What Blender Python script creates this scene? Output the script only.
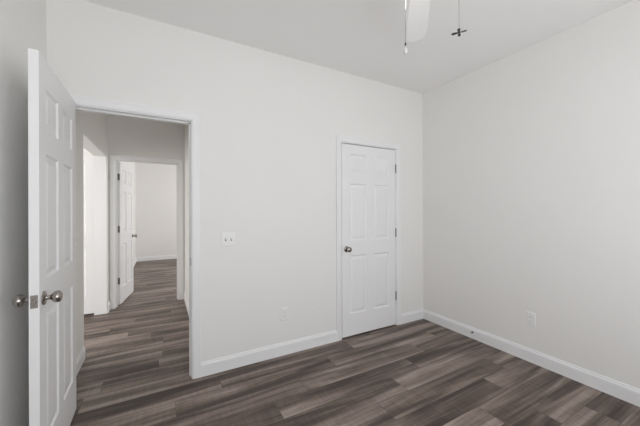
import bpy, bmesh, math, random
from mathutils import Vector, Matrix
PI = math.pi
scene = bpy.context.scene
for o in list(bpy.data.objects):
    bpy.data.objects.remove(o)
C = scene.collection

# ------------------------------------------------------------------ camera, world, daylight, exposure
cam_data = bpy.data.cameras.new('camera')
cam = bpy.data.objects.new('camera', cam_data)
C.objects.link(cam)
cam_data.sensor_width = 36.0
cam_data.lens = 288.48 / 640 * 36.0
cam_data.shift_y = -2.735 / 640
cam_data.clip_start = 0.02
cam.matrix_world = (Matrix.Translation((0, 0, 1.323)) @ Matrix.Rotation(-0.506956, 4, 'Z')
                    @ Matrix.Rotation(PI / 2, 4, 'X') @ Matrix.Rotation(-0.003, 4, 'Z'))
scene.camera = cam

world = bpy.data.worlds.new('sky')
scene.world = world
world.use_nodes = True
bg = world.node_tree.nodes['Background']
bg.inputs['Color'].default_value = (0.80, 0.88, 1.0, 1)
bg.inputs['Strength'].default_value = 1.0

def window_light(name, loc, rot, sx, sy, watts, col):
    """Daylight arriving through a window opening: an area light the size of the glass, just outside it."""
    l = bpy.data.lights.new(name, 'AREA')
    l.shape = 'RECTANGLE'; l.size = sx; l.size_y = sy
    l.energy = watts; l.color = col
    o = bpy.data.objects.new(name, l); C.objects.link(o)
    o.location = loc; o.rotation_euler = rot
    return o
window_light('daylight_bedroom', (0.95, -0.80, 1.40), (PI / 2 + 0.30, 0, 0), 2.7, 1.7, 40, (1.0, 0.99, 0.985))
window_light('daylight_side_room', (-2.0, -0.80, 1.45), (PI / 2, 0, 0), 1.6, 1.5, 70, (1.0, 0.99, 0.985))
window_light('hall_fill_west', (-3.84, 3.55, 1.45), (PI / 2, 0, -PI / 2), 1.5, 1.5, 52, (1.0, 0.96, 0.90))  # added fill through an unseen west window, to brighten the hallway
window_light('daylight_far_room', (3.34, 7.0, 1.45), (PI / 2, 0, PI / 2), 1.6, 1.5, 71, (1.0, 0.99, 0.985))

vs = scene.view_settings
vs.view_transform = 'Standard'
vs.look = 'None'
vs.gamma = 1.0
vs.use_curve_mapping = False
vs.exposure = 0.0
scene.cycles.max_bounces = 16
scene.cycles.diffuse_bounces = 12
scene.cycles.glossy_bounces = 4
scene.cycles.use_denoising = True

# ------------------------------------------------------------------ materials
def new_mat(name):
    m = bpy.data.materials.new(name); m.use_nodes = True
    nt = m.node_tree
    return m, nt, nt.nodes['Principled BSDF']

def paint(name, col, rough=0.6, bump=0.0, scale=220, vary=0.012):
    m, nt, b = new_mat(name)
    n = nt.nodes.new('ShaderNodeTexNoise'); n.inputs['Scale'].default_value = 3.0; n.inputs['Detail'].default_value = 3
    tc = nt.nodes.new('ShaderNodeTexCoord')
    nt.links.new(tc.outputs['Object'], n.inputs['Vector'])
    mix = nt.nodes.new('ShaderNodeMix'); mix.data_type = 'RGBA'
    mix.inputs['A'].default_value = tuple(c * (1 - vary) for c in col) + (1,)
    mix.inputs['B'].default_value = tuple(min(1, c * (1 + vary)) for c in col) + (1,)
    nt.links.new(n.outputs['Fac'], mix.inputs['Factor'])
    nt.links.new(mix.outputs['Result'], b.inputs['Base Color'])
    b.inputs['Roughness'].default_value = rough
    b.inputs['Specular IOR Level'].default_value = 0.35
    if bump:
        n2 = nt.nodes.new('ShaderNodeTexNoise'); n2.inputs['Scale'].default_value = scale; n2.inputs['Detail'].default_value = 2
        nt.links.new(tc.outputs['Object'], n2.inputs['Vector'])
        bp = nt.nodes.new('ShaderNodeBump'); bp.inputs['Strength'].default_value = bump; bp.inputs['Distance'].default_value = 0.001
        nt.links.new(n2.outputs['Fac'], bp.inputs['Height']); nt.links.new(bp.outputs['Normal'], b.inputs['Normal'])
    return m

def metal(name, col, rough):
    m, nt, b = new_mat(name)
    n = nt.nodes.new('ShaderNodeTexNoise'); n.inputs['Scale'].default_value = 60
    r = nt.nodes.new('ShaderNodeMapRange')
    r.inputs['To Min'].default_value = rough * 0.85; r.inputs['To Max'].default_value = rough * 1.15
    nt.links.new(n.outputs['Fac'], r.inputs['Value']); nt.links.new(r.outputs['Result'], b.inputs['Roughness'])
    b.inputs['Base Color'].default_value = (*col, 1); b.inputs['Metallic'].default_value = 1.0
    return m

M_WALL = paint('wall_paint', (0.81, 0.803, 0.787), 0.75, 0.10)
M_CEIL = paint('ceiling_paint', (0.87, 0.867, 0.86), 0.85, 0.10)
M_TRIM = paint('trim_paint', (0.825, 0.83, 0.835), 0.38, 0.0, vary=0.004)
M_DOOR = paint('door_paint', (0.82, 0.825, 0.83), 0.42, 0.0, vary=0.004)
M_PLATE = paint('white_plastic', (0.82, 0.82, 0.81), 0.35, 0.0, vary=0.004)
M_SLOT = paint('dark_slot', (0.16, 0.16, 0.155), 0.6)
M_NICKEL = metal('satin_nickel', (0.38, 0.35, 0.325), 0.22)
M_HINGE = metal('hinge_metal', (0.20, 0.19, 0.18), 0.35)
M_BRONZE = paint('dark_bronze', (0.045, 0.040, 0.036), 0.4)
M_FANWHITE = paint('fan_white', (0.86, 0.86, 0.85), 0.4, vary=0.004)
M_STEEL = metal('chain_steel', (0.26, 0.26, 0.26), 0.5)

def lit_glass():
    m, nt, b = new_mat('lit_glass')
    b.inputs['Base Color'].default_value = (0.9, 0.88, 0.84, 1)
    b.inputs['Roughness'].default_value = 0.4
    b.inputs['Emission Color'].default_value = (1.0, 0.94, 0.86, 1)
    b.inputs['Emission Strength'].default_value = 1.2
    return m
M_LAMP = lit_glass()

def clear_pull():
    m, nt, b = new_mat('frosted_pull')
    b.inputs['Base Color'].default_value = (0.72, 0.72, 0.71, 1)
    b.inputs['Roughness'].default_value = 0.15
    b.inputs['Transmission Weight'].default_value = 0.25
    return m
M_PULL = clear_pull()

def plank_material():
    m, nt, b = new_mat('vinyl_plank')
    N = nt.nodes.new; L = nt.links.new
    uv = N('ShaderNodeUVMap'); uv.uv_map = 'plank'            # metres along / across each board, shifted per board
    tone = N('ShaderNodeAttribute'); tone.attribute_name = 'tone'
    edge = N('ShaderNodeUVMap'); edge.uv_map = 'edge'
    def noise(sx, sy, scale, detail, rough=0.55, dist=0.0):
        mp = N('ShaderNodeMapping'); mp.inputs['Scale'].default_value = (sx, sy, 1)
        L(uv.outputs['UV'], mp.inputs['Vector'])
        n = N('ShaderNodeTexNoise'); n.inputs['Scale'].default_value = scale
        n.inputs['Detail'].default_value = detail; n.inputs['Roughness'].default_value = rough
        n.inputs['Distortion'].default_value = dist
        L(mp.outputs['Vector'], n.inputs['Vector'])
        return n.outputs['Fac']
    def math_(op, a, c, clamp=False):
        n = N('ShaderNodeMath'); n.operation = op; n.use_clamp = clamp
        for i, v in enumerate((a, c)):
            if isinstance(v, (int, float)): n.inputs[i].default_value = v
            else: L(v, n.inputs[i])
        return n.outputs['Value']
    broad = noise(0.8, 9, 1.0, 3.5, 0.5, 0.6)                   # wide smoky bands along the board
    fine = noise(2.2, 75, 1.0, 4, 0.6, 0.2)                    # fine grain
    saw = noise(38, 5, 1.0, 2, 0.5, 0.0)                      # faint cross-cut marks
    t = math_('MULTIPLY', math_('SUBTRACT', broad, 0.5), 2.7)
    t = math_('ADD', t, math_('MULTIPLY', math_('SUBTRACT', fine, 0.5), 0.75))
    t = math_('ADD', t, math_('MULTIPLY', math_('SUBTRACT', saw, 0.5), 0.30))
    t = math_('ADD', t, tone.outputs['Fac'], True)
    ramp = N('ShaderNodeValToRGB')
    cr = ramp.color_ramp
    stops = [(0.0, (0.045, 0.031, 0.0245)), (0.25, (0.084, 0.060, 0.048)), (0.5, (0.154, 0.116, 0.096)),
             (0.75, (0.242, 0.192, 0.164)), (1.0, (0.345, 0.287, 0.250))]
    cr.elements[0].position, cr.elements[0].color = stops[0][0], (*stops[0][1], 1)
    cr.elements[1].position, cr.elements[1].color = stops[-1][0], (*stops[-1][1], 1)
    for p, c in stops[1:-1]:
        e = cr.elements.new(p); e.color = (*c, 1)
    L(t, ramp.inputs['Fac'])
    # fine bevelled seam round each board
    sep = N('ShaderNodeSeparateXYZ'); L(edge.outputs['UV'], sep.inputs['Vector'])
    seam = math_('MINIMUM', sep.outputs['X'], sep.outputs['Y'])
    seam = math_('MULTIPLY', seam, 1 / 0.0022, True)
    mx = N('ShaderNodeMix'); mx.data_type = 'RGBA'
    mx.inputs['A'].default_value = (0.050, 0.039, 0.035, 1)
    L(seam, mx.inputs['Factor']); L(ramp.outputs['Color'], mx.inputs['B'])
    L(mx.outputs['Result'], b.inputs['Base Color'])
    b.inputs['Roughness'].default_value = 0.46
    b.inputs['Specular IOR Level'].default_value = 0.42
    bp = N('ShaderNodeBump'); bp.inputs['Strength'].default_value = 0.12; bp.inputs['Distance'].default_value = 0.001
    L(fine, bp.inputs['Height']); L(bp.outputs['Normal'], b.inputs['Normal'])
    return m
M_FLOOR = plank_material()

# ------------------------------------------------------------------ mesh helpers
def box(bm, x0, x1, y0, y1, z0, z1, bev=0.0, seg=2):
    r = bmesh.ops.create_cube(bm, size=1.0)
    vs_ = r['verts']
    for v in vs_:
        v.co = Vector((x0 + (v.co.x + .5) * (x1 - x0), y0 + (v.co.y + .5) * (y1 - y0), z0 + (v.co.z + .5) * (z1 - z0)))
    if bev:
        es = list({e for v in vs_ for e in v.link_edges})
        bmesh.ops.bevel(bm, geom=es, offset=bev, segments=seg, affect='EDGES', profile=0.5)

def lathe(bm, prof, seg=32, mat=None):
    """Spin (radius, height) pairs about Z; mat places the result."""
    rings = []
    for r, z in prof:
        if r < 1e-6:
            rings.append([bm.verts.new((0, 0, z))])
        else:
            rings.append([bm.verts.new((r * math.cos(2 * PI * k / seg), r * math.sin(2 * PI * k / seg), z)) for k in range(seg)])
    for a, c in zip(rings, rings[1:]):
        for k in range(seg):
            k2 = (k + 1) % seg
            if len(a) == 1 and len(c) == 1: continue
            if len(a) == 1: bm.faces.new((a[0], c[k], c[k2]))
            elif len(c) == 1: bm.faces.new((a[k], a[k2], c[0]))
            else: bm.faces.new((a[k], a[k2], c[k2], c[k]))
    for ring, flip in ((rings[0], True), (rings[-1], False)):
        if len(ring) > 1:
            bm.faces.new(ring[::-1] if flip else ring)
    if mat is not None:
        for ring in rings:
            for v in ring: v.co = mat @ v.co

def tube(bm, pts, r, seg=8):
    for a, c in zip(pts, pts[1:]):
        a, c = Vector(a), Vector(c); d = c - a
        m = Matrix.Translation(a) @ d.to_track_quat('Z', 'Y').to_matrix().to_4x4()
        lathe(bm, [(r, 0), (r, d.length)], seg, m)

def obj(name, bm, m, parent=None, smooth=False):
    bmesh.ops.recalc_face_normals(bm, faces=bm.faces)
    me = bpy.data.meshes.new(name); bm.to_mesh(me); bm.free()
    me.materials.append(m)
    if smooth:
        for p in me.polygons: p.use_smooth = True
        me.set_sharp_from_angle(angle=math.radians(40))
    o = bpy.data.objects.new(name, me); C.objects.link(o)
    if parent is not None: o.parent = parent
    return o

def tag(o, label=None, cat=None, kind=None, group=None):
    if label: o['label'] = label
    if cat: o['category'] = cat
    if kind: o['kind'] = kind
    if group: o['group'] = group
    return o

def struct(name, bm, m, label, cat, parent=None):
    return tag(obj(name, bm, m, parent), label, cat, 'structure')

def boxes(*bs):
    bm = bmesh.new()
    for b in bs: box(bm, *b)
    return bm

# ------------------------------------------------------------------ dimensions
H = 2.743
XL, XR, YB, YR = -0.635, 2.817, 2.477, -0.66
YB2 = 2.597                     # hall side of the back wall
HXL, HXR, HYE = -0.600, 0.327, 4.770   # hall
HYE2 = 4.890
FXL, FXR, FYE = -0.550, 3.20, 8.90     # far room
SXL, SYE = -3.70, 4.70          # side room
A0, A1, AZ = -0.525, 0.215, 2.028      # near doorway, jamb to jamb
B0, B1, BZ = 1.629, 2.370, 2.018       # closet doorway
E0, E1, EZ = -0.522, 0.232, 2.020      # doorway at the end of the hall
S0, S1, SZ = 3.305, 4.587, 2.020       # wide opening in the hall's left wall
JT = 0.019

# ------------------------------------------------------------------ floor (one mesh; boards are drawn inside it)
def build_floor():
    rnd = random.Random(11)
    bm = bmesh.new()
    uvp = bm.loops.layers.uv.new('plank'); uve = bm.loops.layers.uv.new('edge')
    tl = bm.loops.layers.float_color.new('tone') if hasattr(bm.loops.layers, 'float_color') else bm.loops.layers.color.new('tone')
    W, LEN = 0.1757, 1.22
    x0, x1, y_lo, y_hi = -3.9, 3.35, -0.80, 9.05
    base = 1.36
    r0 = math.floor((y_lo - base) / W); r1 = math.ceil((y_hi - base) / W)
    known = {5: 0.405, 4: 1.31, 3: 0.947, 2: 0.686, 1: 1.59, 0: 2.52, -1: 2.217, -2: 1.867, -3: 0.95, -4: 2.495}
    # tones of the boards left (0) and right (1) of the joint named above
    tones = {(5, 0): .44, (5, 1): .56, (4, 0): .42, (4, 1): .58, (3, 0): .60, (3, 1): .57, (2, 0): .60, (2, 1): .46,
             (1, 0): .40, (1, 1): .56, (0, 0): .38, (0, 1): .56, (-1, 0): .36, (-1, 1): .54, (-2, 0): .62, (-2, 1): .46,
             (-4, 0): .55, (-4, 1): .38, (-3, 0): .48, (-3, 1): .42}
    for r in range(r0, r1):
        ya, yb = base + r * W, base + (r + 1) * W
        off = known.get(r, rnd.uniform(0, LEN))
        k0 = math.floor((x0 - off) / LEN)
        k = k0
        while off + k * LEN < x1:
            xa, xb = off + k * LEN, off + (k + 1) * LEN
            ca, cb = max(xa, x0), min(xb, x1)
            t = rnd.uniform(.43, .54)
            if (r, k + 1) in tones: t = tones[(r, k + 1)]
            su, sv = rnd.uniform(0, 50), rnd.uniform(0, 50)
            vs_ = [bm.verts.new((x, y, 0)) for x, y in ((ca, ya), (cb, ya), (cb, yb), (ca, yb))]
            c_ = bm.verts.new(((ca + cb) / 2, (ya + yb) / 2, 0))
            # four triangles round an inner line, so that 'edge' holds the distance to the rim
            h = W / 2
            p = bm.verts.new((ca + h, (ya + yb) / 2, 0)) if cb - ca > W else None
            q = bm.verts.new((cb - h, (ya + yb) / 2, 0)) if cb - ca > W else None
            bm.verts.remove(c_)
            if p is None:
                fs = [bm.faces.new(vs_)]
            else:
                fs = [bm.faces.new((vs_[0], vs_[1], q, p)), bm.faces.new((vs_[1], vs_[2], q)),
                      bm.faces.new((vs_[2], vs_[3], p, q)), bm.faces.new((vs_[3], vs_[0], p))]
            for f in fs:
                for lp in f.loops:
                    x, y = lp.vert.co.x, lp.vert.co.y
                    lp[uvp].uv = (x - ca + su, y - ya + sv)
                    d = 0.0 if lp.vert in vs_ else h
                    lp[uve].uv = (d, d)
                    lp[tl] = (t, t, t, 1)
            k += 1
    o = obj('floor', bm, M_FLOOR)
    return tag(o, 'grey-brown wood-look plank floor running through room and hallway', 'floor', 'structure')
build_floor()

bm = boxes((-3.9, 3.35, -0.80, 9.05, H, H + 0.1))
struct('ceiling', bm, M_CEIL, 'plain off-white ceiling above the empty bedroom', 'ceiling')

# ------------------------------------------------------------------ walls
R = 0.02     # rough opening beyond the jamb face
struct('wall_back', boxes(
    (-0.755, A0 - R, YB, YB2, 0, H), (A0 - R, A1 + R, YB, YB2, AZ + R, H), (A1 + R, B0 - R, YB, YB2, 0, H),
    (B0 - R, B1 + R, YB, YB2, BZ + R, H), (B1 + R, XR + 0.12, YB, YB2, 0, H)), M_WALL,
    'off-white back wall holding the open doorway and the closet door', 'wall')
struct('wall_right', boxes((XR, XR + 0.12, YR - 0.14, YB, 0, H)), M_WALL, 'plain off-white wall on the right with a single outlet', 'wall')
struct('wall_left', boxes((XL - 0.12, XL, YR - 0.14, YB, 0, H)), M_WALL, 'off-white wall on the left behind the open door', 'wall')
WX0, WX1, WZ0, WZ1 = -0.40, 2.30, 0.55, 2.25
VX0, VX1 = -2.80, -1.20
struct('wall_rear', boxes(
    (XL - 0.12, WX0, YR - 0.14, YR, 0, H), (WX1, XR + 0.12, YR - 0.14, YR, 0, H), (WX0, WX1, YR - 0.14, YR, 0, WZ0), (WX0, WX1, YR - 0.14, YR, WZ1, H),
    (SXL - 0.12, VX0, YR - 0.14, YR, 0, H), (VX1, XL - 0.12, YR - 0.14, YR, 0, H), (VX0, VX1, YR - 0.14, YR, 0, WZ0), (VX0, VX1, YR - 0.14, YR, WZ1, H)),
    M_WALL, 'off-white window wall behind the viewer', 'wall')
struct('wall_hall_left', boxes(
    (HXL - 0.13, HXL, YB2, S0 - R, 0, H), (HXL - 0.13, HXL, S0 - R, S1 + R, SZ + R, H), (HXL - 0.13, HXL, S1 + R, HYE, 0, H)), M_WALL,
    'shaded hallway wall on the left with a bright wide opening', 'wall')
struct('wall_hall_right', boxes((HXR, HXR + 0.12, YB2, HYE, 0, H)), M_WALL, 'narrow strip of hallway wall on the right', 'wall')
struct('wall_hall_end', boxes(
    (HXL - 0.13, E0 - R, HYE, HYE2, 0, H), (E0 - R, E1 + R, HYE, HYE2, EZ + R, H), (E1 + R, FXR + 0.12, HYE, HYE2, 0, H)), M_WALL,
    'grey shaded wall at the end of the hallway around the far doorway', 'wall')
struct('wall_far_left', boxes((FXL - 0.12, FXL, HYE2, FYE, 0, H)), M_WALL, 'left wall of the far room behind its open door', 'wall')
struct('wall_far_end', boxes((FXL - 0.12, FXR + 0.12, FYE, FYE + 0.12, 0, H)), M_WALL, 'pale far room wall seen through both doorways', 'wall')
FY0, FY1 = 6.2, 7.8
struct('wall_far_right', boxes((FXR, FXR + 0.12, HYE2, FY0, 0, H), (FXR, FXR + 0.12, FY1, FYE, 0, H), (FXR, FXR + 0.12, FY0, FY1, 0, WZ0),
       (FXR, FXR + 0.12, FY0, FY1, WZ1, H)), M_WALL, 'window wall of the far room out of view', 'wall')
struct('wall_side_room', boxes(
    (SXL - 0.12, HXL - 0.13, SYE, SYE + 0.12, 0, H), (SXL - 0.12, SXL, YR, 2.8, 0, H), (SXL - 0.12, SXL, 4.3, SYE, 0, H), (SXL - 0.12, SXL, 2.8, 4.3, 0, WZ0), (SXL - 0.12, SXL, 2.8, 4.3, WZ1, H)), M_WALL,
    'bright wall inside the side room off the hallway', 'wall')
struct('wall_closet', boxes((HXR + 0.12, XR + 0.12, 3.2, 3.3, 0, H), (XR, XR + 0.12, YB2, 3.2, 0, H)), M_WALL, 'wall enclosing the closet behind the closed door', 'wall')

# ------------------------------------------------------------------ baseboards
PROF = [(0, 0), (0.014, 0), (0.014, 0.086), (0.0125, 0.094), (0.008, 0.100), (0.0065, 0.109), (0.004, 0.113), (0, 0.113)]
def base_run(bm, p0, p1, n):
    """Moulded board from p0 to p1 (x, y) on a wall whose room side is along n."""
    rings = []
    for p in (p0, p1):
        rings.append([bm.verts.new((p[0] + n[0] * d, p[1] + n[1] * d, z)) for d, z in PROF])
    k = len(PROF)
    for i in range(k):
        j = (i + 1) % k
        bm.faces.new((rings[0][i], rings[0][j], rings[1][j], rings[1][i]))
    bm.faces.new(rings[0]); bm.faces.new(rings[1][::-1])
def baseboard(side, runs, label):
    bm = bmesh.new()
    for r in runs: base_run(bm, *r)
    struct('baseboard_' + side, bm, M_TRIM, label, 'baseboard')
CW = 0.062
baseboard('back', [((A1 + 0.006 + CW, YB), (B0 - 0.006 - CW, YB), (0, -1)), ((B1 + 0.006 + CW, YB), (XR, YB), (0, -1)),
                   ((XL, YB), (A0 - 0.006 - CW, YB), (0, -1))], 'white baseboard along the back wall either side of the closet')
baseboard('right', [((XR, YR), (XR, YB), (-1, 0))], 'long white baseboard along the right wall')
baseboard('left', [((XL, YR), (XL, YB), (1, 0))], 'white baseboard on the left wall behind the open door')
baseboard('hall_left', [((HXL, YB2), (HXL, S0 - JT), (1, 0)), ((HXL, S1 + JT), (HXL, HYE), (1, 0))], 'white baseboard along the left side of the hallway')
baseboard('hall_right', [((HXR, YB2), (HXR, HYE), (-1, 0))], 'white baseboard along the right side of the hallway')
baseboard('hall_end', [((E1 + 0.006 + CW, HYE), (HXR, HYE), (0, -1))], 'short white baseboard right of the far doorway')
baseboard('far_end', [((FXL, FYE), (FXR, FYE), (0, -1))], 'white baseboard along the far room wall')
baseboard('far_left', [((FXL, HYE2), (FXL, FYE), (1, 0))], 'white baseboard of the far room behind its door')
baseboard('side_room', [((SXL, SYE), (HXL - 0.13, SYE), (0, -1))], 'white baseboard in the bright side room')

# ------------------------------------------------------------------ door frames: casing, jambs and stop
def doorway(name, a0, a1, az, y0, y1, label, axis='y', stop=None, casing=(True, True)):
    """Frame of an opening from a0 to a1 in a wall spanning y0..y1 (axis 'y'), or the same with x and y swapped."""
    bm = bmesh.new()
    def bx(p0, p1, q0, q1, z0, z1, bev=0.0015):
        if axis == 'y': box(bm, p0, p1, q0, q1, z0, z1, bev)
        else: box(bm, q0, q1, p0, p1, z0, z1, bev)
    bx(a0 - JT, a0, y0, y1, 0, az + JT); bx(a1, a1 + JT, y0, y1, 0, az + JT); bx(a0 - JT, a1 + JT, y0, y1, az, az + JT)
    rv = 0.006
    prof = [(0, 0), (0, 0.008), (0.004, 0.0105), (0.009, 0.0105), (0.013, 0.0125), (0.040, 0.0145), (0.052, 0.0168), (0.058, 0.017), (CW, 0.014), (CW, 0)]
    for on, yf, sg in ((casing[0], y0, -1), (casing[1], y1, 1)):
        if not on: continue
        rings = []
        for px, pz, dx, dz in ((a0 - rv, 0, -1, 0), (a0 - rv, az + rv, -1, 1), (a1 + rv, az + rv, 1, 1), (a1 + rv, 0, 1, 0)):
            ring = []
            for u, t in prof:                      # mitred at the two top corners
                p, q, z = px + dx * u, yf + sg * t, pz + dz * u
                ring.append(bm.verts.new((p, q, z) if axis == 'y' else (q, p, z)))
            rings.append(ring)
        n = len(prof)
        for ra, rb in zip(rings, rings[1:]):
            for i in range(n):
                k = (i + 1) % n
                bm.faces.new((ra[i], ra[k], rb[k], rb[i]))
        bm.faces.new(rings[0]); bm.faces.new(rings[-1][::-1])
    if stop:
        t0, t1 = stop; d = 0.011
        bx(a0, a0 + d, t0, t1, 0, az); bx(a1 - d, a1, t0, t1, 0, az); bx(a0, a1, t0, t1, az - d, az)
    return struct(name, bm, M_TRIM, label, 'door frame')
fr1 = doorway('trim_1', A0, A1, AZ, YB, YB2, 'white door frame of the open doorway into the hallway', stop=(YB + 0.040, YB + 0.074))
fr2 = doorway('trim_2', B0, B1, BZ, YB, YB2, 'white door frame around the closed closet door', stop=(YB + 0.040, YB + 0.074), casing=(True, True))
fr3 = doorway('trim_3', E0, E1, EZ, HYE, HYE2, 'white door frame at the end of the hallway', stop=(HYE2 - 0.074, HYE2 - 0.040))
fr4 = doorway('trim_4', S0, S1, SZ, HXL - 0.13, HXL, 'bright white jamb of the wide opening left of the hallway', axis='x', casing=(False, False))
# strike plate on the latch jamb of the near doorway
bm = bmesh.new(); box(bm, A1 - 0.002, A1 + 0.001, YB + 0.004, YB + 0.034, 0.890, 0.948, 0.0006); 
obj('strike_plate', bm, M_HINGE, fr1)

# ------------------------------------------------------------------ six-panel doors
def door(name, width, height, z0, label, hinge_pos, angle, mirror=False, both_knobs=True, knobs=True, hinges=True, hinge_side=-1, hinge_mat=None):
    """Slab in local x 0..width from the hinge edge, local y 0..0.035, z from 0. Local y = 0 is the hinge-pin face."""
    T = 0.035
    s = -1 if mirror else 1
    bm = bmesh.new()
    k = width / 0.735
    cx = [0.0, 0.096 * k, 0.322 * k, 0.413 * k, 0.639 * k, width]
    rows = [(0.225, 0.840), (0.992, 1.590), (1.700, 1.902)]
    def X(a, b): return (a, b) if not mirror else (-b, -a)
    for a, b in ((0, cx[1]), (cx[4], width)):
        xa, xb = X(a, b); box(bm, xa, xb, 0, T, 0, height)
    zs = [0.0] + [v for r in rows for v in r] + [height]
    for a, b in zip(zs[0::2], zs[1::2]):
        xa, xb = X(cx[1], cx[4]); box(bm, xa, xb, 0, T, a, b)
    for a, b in rows:
        xa, xb = X(cx[2], cx[3]); box(bm, xa, xb, 0, T, a, b)
    bmesh.ops.remove_doubles(bm, verts=bm.verts, dist=1e-5)
    root = obj(name, bm, M_DOOR)
    root.location = hinge_pos; root.rotation_euler = (0, 0, angle)
    root.location.z = z0
    tag(root, label, 'door', 'structure')
    # moulded panels, each one a raised field with its sunk border, on both faces
    for za, zb in rows[::-1]:
        for a, b in ((cx[1], cx[2]), (cx[3], cx[4])):
            xa, xb = X(a, b)
            bm = bmesh.new()
            for face in (0, 1):
                prev = None
                for ins, dep in ((0.0, 0.0), (0.003, 0.0010), (0.010, 0.0085), (0.015, 0.0100), (0.021, 0.0095), (0.044, 0.0030), (0.048, 0.0026)):
                    y = dep if face == 0 else T - dep
                    ring = [bm.verts.new(c) for c in ((xa + ins, y, za + ins), (xb - ins, y, za + ins), (xb - ins, y, zb - ins), (xa + ins, y, zb - ins))]
                    if prev:
                        for i in range(4):
                            bm.faces.new((prev[i], prev[(i + 1) % 4], ring[(i + 1) % 4], ring[i]))
                    prev = ring
                bm.faces.new(prev)
            p = obj('panel', bm, M_DOOR, root)
            # face the outside on both sides
            for poly in p.data.polygons:
                pass
    if knobs:
        kx = s * (width - 0.058); kz = 0.920 - z0
        for face in ((0, 1) if both_knobs else (0,)):
            ny = -1 if face == 0 else 1
            base = Vector((kx, 0 if face == 0 else T, kz))
            m = Matrix.Translation(base) @ Vector((0, ny, 0)).to_track_quat('Z', 'Y').to_matrix().to_4x4()
            bm = bmesh.new()
            lathe(bm, [(0.0125, 0.004), (0.0105, 0.010), (0.0105, 0.024), (0.015, 0.029), (0.022, 0.034), (0.0268, 0.042), (0.0275, 0.050),
                       (0.0255, 0.058), (0.019, 0.0635), (0.010, 0.0655), (0, 0.066)], 32, m)
            kn = obj('knob', bm, M_NICKEL, root, True); kn['label'] = 'satin nickel door knob'
            bm = bmesh.new()
            lathe(bm, [(0.032, 0.0), (0.032, 0.003), (0.029, 0.006), (0.020, 0.0085), (0.0125, 0.0095), (0, 0.0095)], 32, m)
            obj('rose', bm, M_NICKEL, kn, True)
        # latch face plate let into the edge
        bm = bmesh.new()
        xe = s * width
        box(bm, *sorted((xe - 0.002 * s, xe + 0.0012 * s)), T / 2 - 0.0125, T / 2 + 0.0125, kz - 0.029, kz + 0.029, 0.0004)
        lp = obj('latch_plate', bm, M_NICKEL, root); lp['label'] = 'metal latch plate on the door edge'
        bm = bmesh.new()
        box(bm, *sorted((xe, xe + 0.011 * s)), T / 2 - 0.006, T / 2 + 0.006, kz - 0.008, kz + 0.008, 0.003)
        obj('latch_bolt', bm, M_NICKEL, lp)
    if hinges:
        for hz in (0.34, 1.065, 1.797):
            bm = bmesh.new()
            hb, ht = hz - z0 - 0.046, hz - z0 + 0.046
            m = Matrix.Translation((s * -0.003, -0.005, hb))
            lathe(bm, [(0.0, -0.004), (0.004, -0.003), (0.0065, 0.0), (0.0065, ht - hb), (0.004, ht - hb + 0.003), (0, ht - hb + 0.004)], 14, m)
            box(bm, *sorted((-0.0015 * s, 0.0006 * s)), 0.0, 0.030, hb, ht)
            hg = obj('hinge', bm, hinge_mat or M_HINGE, root, True); hg['label'] = 'metal butt hinge'
    return root

# near door, swung 88.5 degrees into the room; its hinge edge stands at the left jamb
door('door_1', 0.734, 2.034, 0.008, 'white six-panel door standing open into the room with its nickel knob',
     (A0 + 0.001, YB - 0.008, 0), -math.radians(88.6))
# closet door, closed; hinges on the right
door('door_2', 0.733, 1.997, 0.012, 'closed white six-panel closet door in the back wall', (B1 - 0.004, YB + 0.001, 0), 0.0, mirror=True, both_knobs=True)
# far door: hinged at left jamb on the far room side, swung into the far room
def far_door():
    d = door('door_3', 0.715, 2.000, 0.012, 'white six-panel door standing open at the end of the hallway', (E0 + 0.004, HYE2 + 0.004, 0), 0, mirror=True)
    d.rotation_euler = (0, 0, math.radians(180 - 98.5))
    d.rotation_euler = (0, 0, math.radians(-98.5))
    return d
far_door()
# leaf folded back inside the bright side room
d4 = door('door_4', 0.635, 1.980, 0.030, 'bright white door folded back inside the opening left of the hallway', (HXL - 0.1305, S1, 0), 0, knobs=False, hinges=False, mirror=True)
d4.location.y = S1 + 0.001

# ------------------------------------------------------------------ windows (out of view, the source of the daylight)
def window(name, x0, x1, z0, z1, y, label, axis='y'):
    bm = bmesh.new()
    def bx(p0, p1, z0_, z1_):
        if axis == 'y': box(bm, p0, p1, y - 0.05, y + 0.02, z0_, z1_, 0.003)
        else: box(bm, y - 0.02, y + 0.05, p0, p1, z0_, z1_, 0.003)
    w = 0.045
    bx(x0, x0 + w, z0, z1); bx(x1 - w, x1, z0, z1); bx(x0, x1, z0, z0 + w); bx(x0, x1, z1 - w, z1)
    zm = (z0 + z1) / 2
    bx(x0, x1, zm - 0.02, zm + 0.02); 
    struct(name, bm, M_TRIM, label, 'window')
window('window_1', WX0, WX1, WZ0, WZ1, YR - 0.06, 'white window frame in the wall behind the viewer')
window('window_2', VX0, VX1, WZ0, WZ1, YR - 0.06, 'white window frame of the side room')
window('window_4_added', 2.8, 4.3, WZ0, WZ1, SXL - 0.09, 'unseen second window frame of the side room, added to brighten the hallway', axis='x')  # unseen window added to go with the hallway fill light
window('window_3', FY0, FY1, WZ0, WZ1, FXR + 0.05, 'white window frame of the far room', axis='x')

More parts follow.
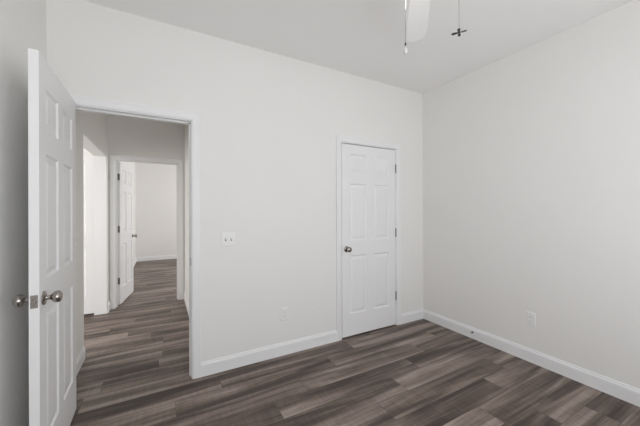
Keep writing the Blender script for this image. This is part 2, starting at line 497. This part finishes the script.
# ------------------------------------------------------------------ switch and outlets
def wall_frame(pos, n):
    """Matrix whose local x runs along the wall, y up, z out of it along n."""
    n = Vector(n); up = Vector((0, 0, 1)); x = up.cross(n)
    m = Matrix((x, up, n)).transposed().to_4x4(); m.translation = pos
    return m
def thing(name, label, cat, m, group=None):
    o = bpy.data.objects.new(name, None); C.objects.link(o)
    o.empty_display_size = 0.05
    o.matrix_world = m
    return tag(o, label, cat, None, group)
def plate_mesh(w, h, t=0.006):
    bm = bmesh.new()
    a = [bm.verts.new((sx * w / 2, sy * h / 2, 0)) for sx, sy in ((-1, -1), (1, -1), (1, 1), (-1, 1))]
    b = [bm.verts.new((sx * w / 2, sy * h / 2, t * .45)) for sx, sy in ((-1, -1), (1, -1), (1, 1), (-1, 1))]
    i = 0.005
    c = [bm.verts.new((sx * (w / 2 - i), sy * (h / 2 - i), t)) for sx, sy in ((-1, -1), (1, -1), (1, 1), (-1, 1))]
    for r, q in ((a, b), (b, c)):
        for k in range(4): bm.faces.new((r[k], r[(k + 1) % 4], q[(k + 1) % 4], q[k]))
    bm.faces.new(c); bm.faces.new(a[::-1])
    return bm
def screw(parent, x, y, z):
    bm = bmesh.new(); lathe(bm, [(0.0034, 0), (0.0034, 0.0008), (0.0022, 0.0014), (0, 0.0015)], 12, Matrix.Translation((x, y, z)))
    obj('screw', bm, M_PLATE, parent, True)
def light_switch(pos, n, gangs, label, group=None):
    t = thing('light_switch', label, 'light switch', wall_frame(pos, n), group)
    w = 0.070 + 0.046 * (gangs - 1)
    obj('plate', plate_mesh(w, 0.114), M_PLATE, t)
    for g in range(gangs):
        x = (g - (gangs - 1) / 2) * 0.046
        bm = bmesh.new(); box(bm, x - 0.0055, x + 0.0055, -0.0125, 0.0125, 0.0055, 0.0066)
        rc = obj('toggle_slot', bm, M_SLOT, t); rc['label'] = 'narrow shadowed slot around the toggle'
        bm = bmesh.new()
        box(bm, x - 0.0042, x + 0.0042, -0.004, 0.008, 0.004, 0.018, 0.001)
        for v in bm.verts:
            v.co.y += (v.co.z - 0.006) * 0.45
        obj('toggle', bm, M_PLATE, t)
        screw(t, x, 0.030, 0.006); screw(t, x, -0.030, 0.006)
    return t
def outlet(pos, n, label):
    t = thing('electrical_outlet', label, 'outlet', wall_frame(pos, n))
    obj('plate', plate_mesh(0.070, 0.114), M_PLATE, t)
    for s_ in (-1, 1):
        bm = bmesh.new()
        m = Matrix.Translation((0, s_ * 0.0195, 0.005)) @ Matrix.Diagonal((1, 0.82, 1, 1))
        lathe(bm, [(0.0172, 0), (0.0172, 0.0022), (0.0160, 0.003), (0, 0.003)], 28, m)
        so = obj('socket', bm, M_PLATE, t)
        for (sx, sy, hw, hh) in ((-0.0063, 0.003, 0.0011, 0.0042), (0.0063, 0.003, 0.0011, 0.0034), (0, -0.0075, 0.0024, 0.0024)):
            bm = bmesh.new(); box(bm, sx - hw, sx + hw, s_ * 0.0195 + sy - hh, s_ * 0.0195 + sy + hh, 0.0076, 0.0083)
            obj('slot', bm, M_SLOT, so)
    screw(t, 0, 0, 0.006)
    return t
light_switch((0.500, YB, 1.083), (0, -1, 0), 2, 'double white toggle switch on the back wall beside the open doorway')
light_switch((HXL, 3.01, 1.095), (1, 0, 0), 1, 'small light switch on the hallway wall just past the open door')
outlet((0.998, YB, 0.372), (0, -1, 0), 'white outlet low on the back wall between doorway and closet')
outlet((XR, 1.303, 0.374), (-1, 0, 0), 'white outlet low on the right wall above its baseboard')

# ------------------------------------------------------------------ door stop on the right baseboard
t = thing('door_stop', 'small dark metal door stop on the right wall baseboard', 'door stop', wall_frame((XR - 0.014, 1.830, 0.066), (-1, 0, 0)))
bm = bmesh.new(); lathe(bm, [(0.0105, 0), (0.0105, 0.003), (0.007, 0.007), (0, 0.007)], 16); obj('mount', bm, M_BRONZE, t, True)
bm = bmesh.new()
pr = [(0.0052, 0.006)]
for k in range(12):
    pr += [(0.0058, 0.008 + k * 0.003), (0.0045, 0.0095 + k * 0.003)]
lathe(bm, pr, 14); obj('spring', bm, M_HINGE, t, True)
bm = bmesh.new(); lathe(bm, [(0.007, 0.042), (0.0075, 0.045), (0.0075, 0.053), (0.005, 0.056), (0, 0.0565)], 16)
obj('tip', bm, M_PLATE, t, True)

# ------------------------------------------------------------------ ceiling fan
HX, HY = 1.052, 0.918
BZF = 2.462
fan = thing('ceiling_fan', 'white ceiling fan with two hanging pull chains', 'ceiling fan', Matrix.Translation((HX, HY, H)))
def fz(z): return z - H
bm = bmesh.new(); lathe(bm, [(0.075, fz(2.743)), (0.075, fz(2.730)), (0.060, fz(2.700)), (0.030, fz(2.685)), (0, fz(2.685))], 32); obj('canopy', bm, M_FANWHITE, fan, True)
bm = bmesh.new(); lathe(bm, [(0.013, fz(2.69)), (0.013, fz(2.62))], 20); obj('downrod', bm, M_FANWHITE, fan, True)
bm = bmesh.new(); lathe(bm, [(0.03, fz(2.630)), (0.09, fz(2.620)), (0.118, fz(2.590)), (0.122, fz(2.530)), (0.105, fz(2.495)), (0.08, fz(2.485)), (0, fz(2.485))], 40); obj('motor_housing', bm, M_FANWHITE, fan, True)
bm = bmesh.new(); lathe(bm, [(0.055, fz(2.487)), (0.075, fz(2.470)), (0.084, fz(2.440)), (0.080, fz(2.415)), (0, fz(2.415))], 32); obj('switch_housing', bm, M_FANWHITE, fan, True)
bm = bmesh.new(); lathe(bm, [(0.076, fz(2.416)), (0.078, fz(2.395)), (0.066, fz(2.368)), (0.040, fz(2.352)), (0, fz(2.347))], 32)
sh = obj('lamp_shade', bm, M_LAMP, fan, True); sh['label'] = 'small glowing glass lamp shade'
for k in range(4):
    a = math.radians(45.5 + 90 * k)
    m = Matrix.Rotation(a, 4, 'Z')
    pitch = Matrix.Rotation(math.radians(-10), 4, 'X')
    bm = bmesh.new()
    # outline of one blade: narrow root, widest past the middle, rounded tip
    up, lo = [], []
    n = 26
    R0, R1 = 0.175, 0.655
    for i in range(n + 1):
        u = i / n
        x = R0 + (R1 - R0) * u
        w = 0.050 + 0.014 * math.sin(min(1, u * 1.25) * PI / 2)
        if u > 0.86: w *= math.sqrt(max(0, 1 - ((u - 0.86) / 0.14) ** 2)) * 0.999 + 0.001
        if u < 0.05: w *= 0.8 + 4 * u
        up.append((x, w)); lo.append((x, -w))
    outline = up + lo[::-1]
    rings = []
    for zz in (-0.003, 0.003):
        rings.append([bm.verts.new(m @ (Matrix.Translation((0, 0, fz(BZF))) @ (pitch @ Vector((x, y, zz))))) for x, y in outline])
    bm.faces.new(rings[0][::-1]); bm.faces.new(rings[1])
    q = len(outline)
    for i in range(q):
        j = (i + 1) % q
        bm.faces.new((rings[0][i], rings[0][j], rings[1][j], rings[1][i]))
    bl = obj('blade', bm, M_FANWHITE, fan)
    bm = bmesh.new()
    box(bm, 0.075, 0.235, -0.017, 0.017, -0.0035, 0.0035, 0.002)
    box(bm, 0.205, 0.250, -0.036, 0.036, -0.0035, 0.0035, 0.002)
    for v in bm.verts:
        lift = 0.022 * max(0.0, (0.17 - v.co.x) / 0.095)
        v.co = m @ (Matrix.Translation((0, 0, fz(BZF) + 0.0075 + lift)) @ (pitch @ v.co))
    obj('blade_bracket', bm, M_FANWHITE, bl)

def chain(x, y, ztop, zend, sleeve):
    bm = bmesh.new()
    lx, ly = x - HX, y - HY
    d = Vector((lx, ly, 0)).normalized()
    z = ztop
    tube(bm, [(d.x * 0.078, d.y * 0.078, fz(ztop)), (lx, ly, fz(ztop - 0.006)), (lx, ly, fz(zend))], 0.0006, 6)
    while z > zend:
        r = bmesh.ops.create_icosphere(bm, subdivisions=1, radius=0.00155, matrix=Matrix.Translation((lx, ly, fz(z)))); z -= 0.0042
    ch = obj('pull_chain', bm, M_STEEL, fan, True)
    if sleeve:
        bm = bmesh.new(); lathe(bm, [(0.0026, fz(ztop - 0.02)), (0.0034, fz(ztop - 0.024)), (0.0034, fz(sleeve)), (0.002, fz(sleeve - 0.004))], 12, Matrix.Translation((lx, ly, 0)))
        obj('chain_sleeve', bm, M_FANWHITE, ch, True)
    return ch, lx, ly
# light chain with a little bulb-shaped pull
ch, lx, ly = chain(0.9785, 0.9567, 2.432, 2.083, 2.238)
ch['label'] = 'pull chain ending in a small pale bulb'
bm = bmesh.new(); lathe(bm, [(0.0, 0.002), (0.0035, 0.0), (0.0042, -0.010), (0.0036, -0.012), (0, -0.012)], 14, Matrix.Translation((lx, ly, fz(2.083)))); obj('cap', bm, M_BRONZE, ch, True)
bm = bmesh.new(); lathe(bm, [(0.0, 0.008), (0.001, 0.007), (0.001, 0.0005), (0.0036, -0.001), (0.0045, -0.006), (0.0088, -0.016), (0.0095, -0.022), (0.0080, -0.029), (0.004, -0.033), (0, -0.034)], 18, Matrix.Translation((lx, ly, fz(2.066)))); obj('bulb_pull', bm, M_PULL, ch, True)
# fan chain with a little fan-shaped pull
ch, lx, ly = chain(1.1217, 0.7895, 2.432, 2.095, None)
ch['label'] = 'pull chain ending in a tiny dark fan'
bm = bmesh.new()
lathe(bm, [(0.0, 0.003), (0.0028, 0.001), (0.0042, -0.005), (0.0042, -0.010), (0.0022, -0.0125), (0, -0.013)], 14, Matrix.Translation((lx, ly, fz(2.092)))); 
hubp = obj('pull_hub', bm, M_BRONZE, ch, True)
for k in range(4):
    bm = bmesh.new()
    a = math.radians(-57 + 90 * k)
    pts = [(0.003, 0.002), (0.010, 0.005), (0.022, 0.0062), (0.028, 0.0048), (0.030, 0.0), (0.028, -0.0048), (0.022, -0.0062), (0.010, -0.005), (0.003, -0.002)]
    mm = Matrix.Translation((lx, ly, fz(2.082))) @ Matrix.Rotation(a, 4, 'Z') @ Matrix.Rotation(math.radians(9), 4, 'X')
    r = [[bm.verts.new(mm @ Vector((x, y, zz))) for x, y in pts] for zz in (-0.001, 0.001)]
    bm.faces.new(r[0][::-1]); bm.faces.new(r[1])
    for i in range(len(pts)):
        j = (i + 1) % len(pts); bm.faces.new((r[0][i], r[0][j], r[1][j], r[1][i]))
    obj('pull_blade', bm, M_BRONZE, ch)
# the fan's own lamp
lamp = bpy.data.lights.new('fan_lamp', 'POINT')
lamp.energy = 1.1; lamp.color = (1.0, 0.95, 0.88); lamp.shadow_soft_size = 0.06
lo_ = bpy.data.objects.new('fan_lamp', lamp); C.objects.link(lo_)
lo_.location = (HX, HY, 2.31)
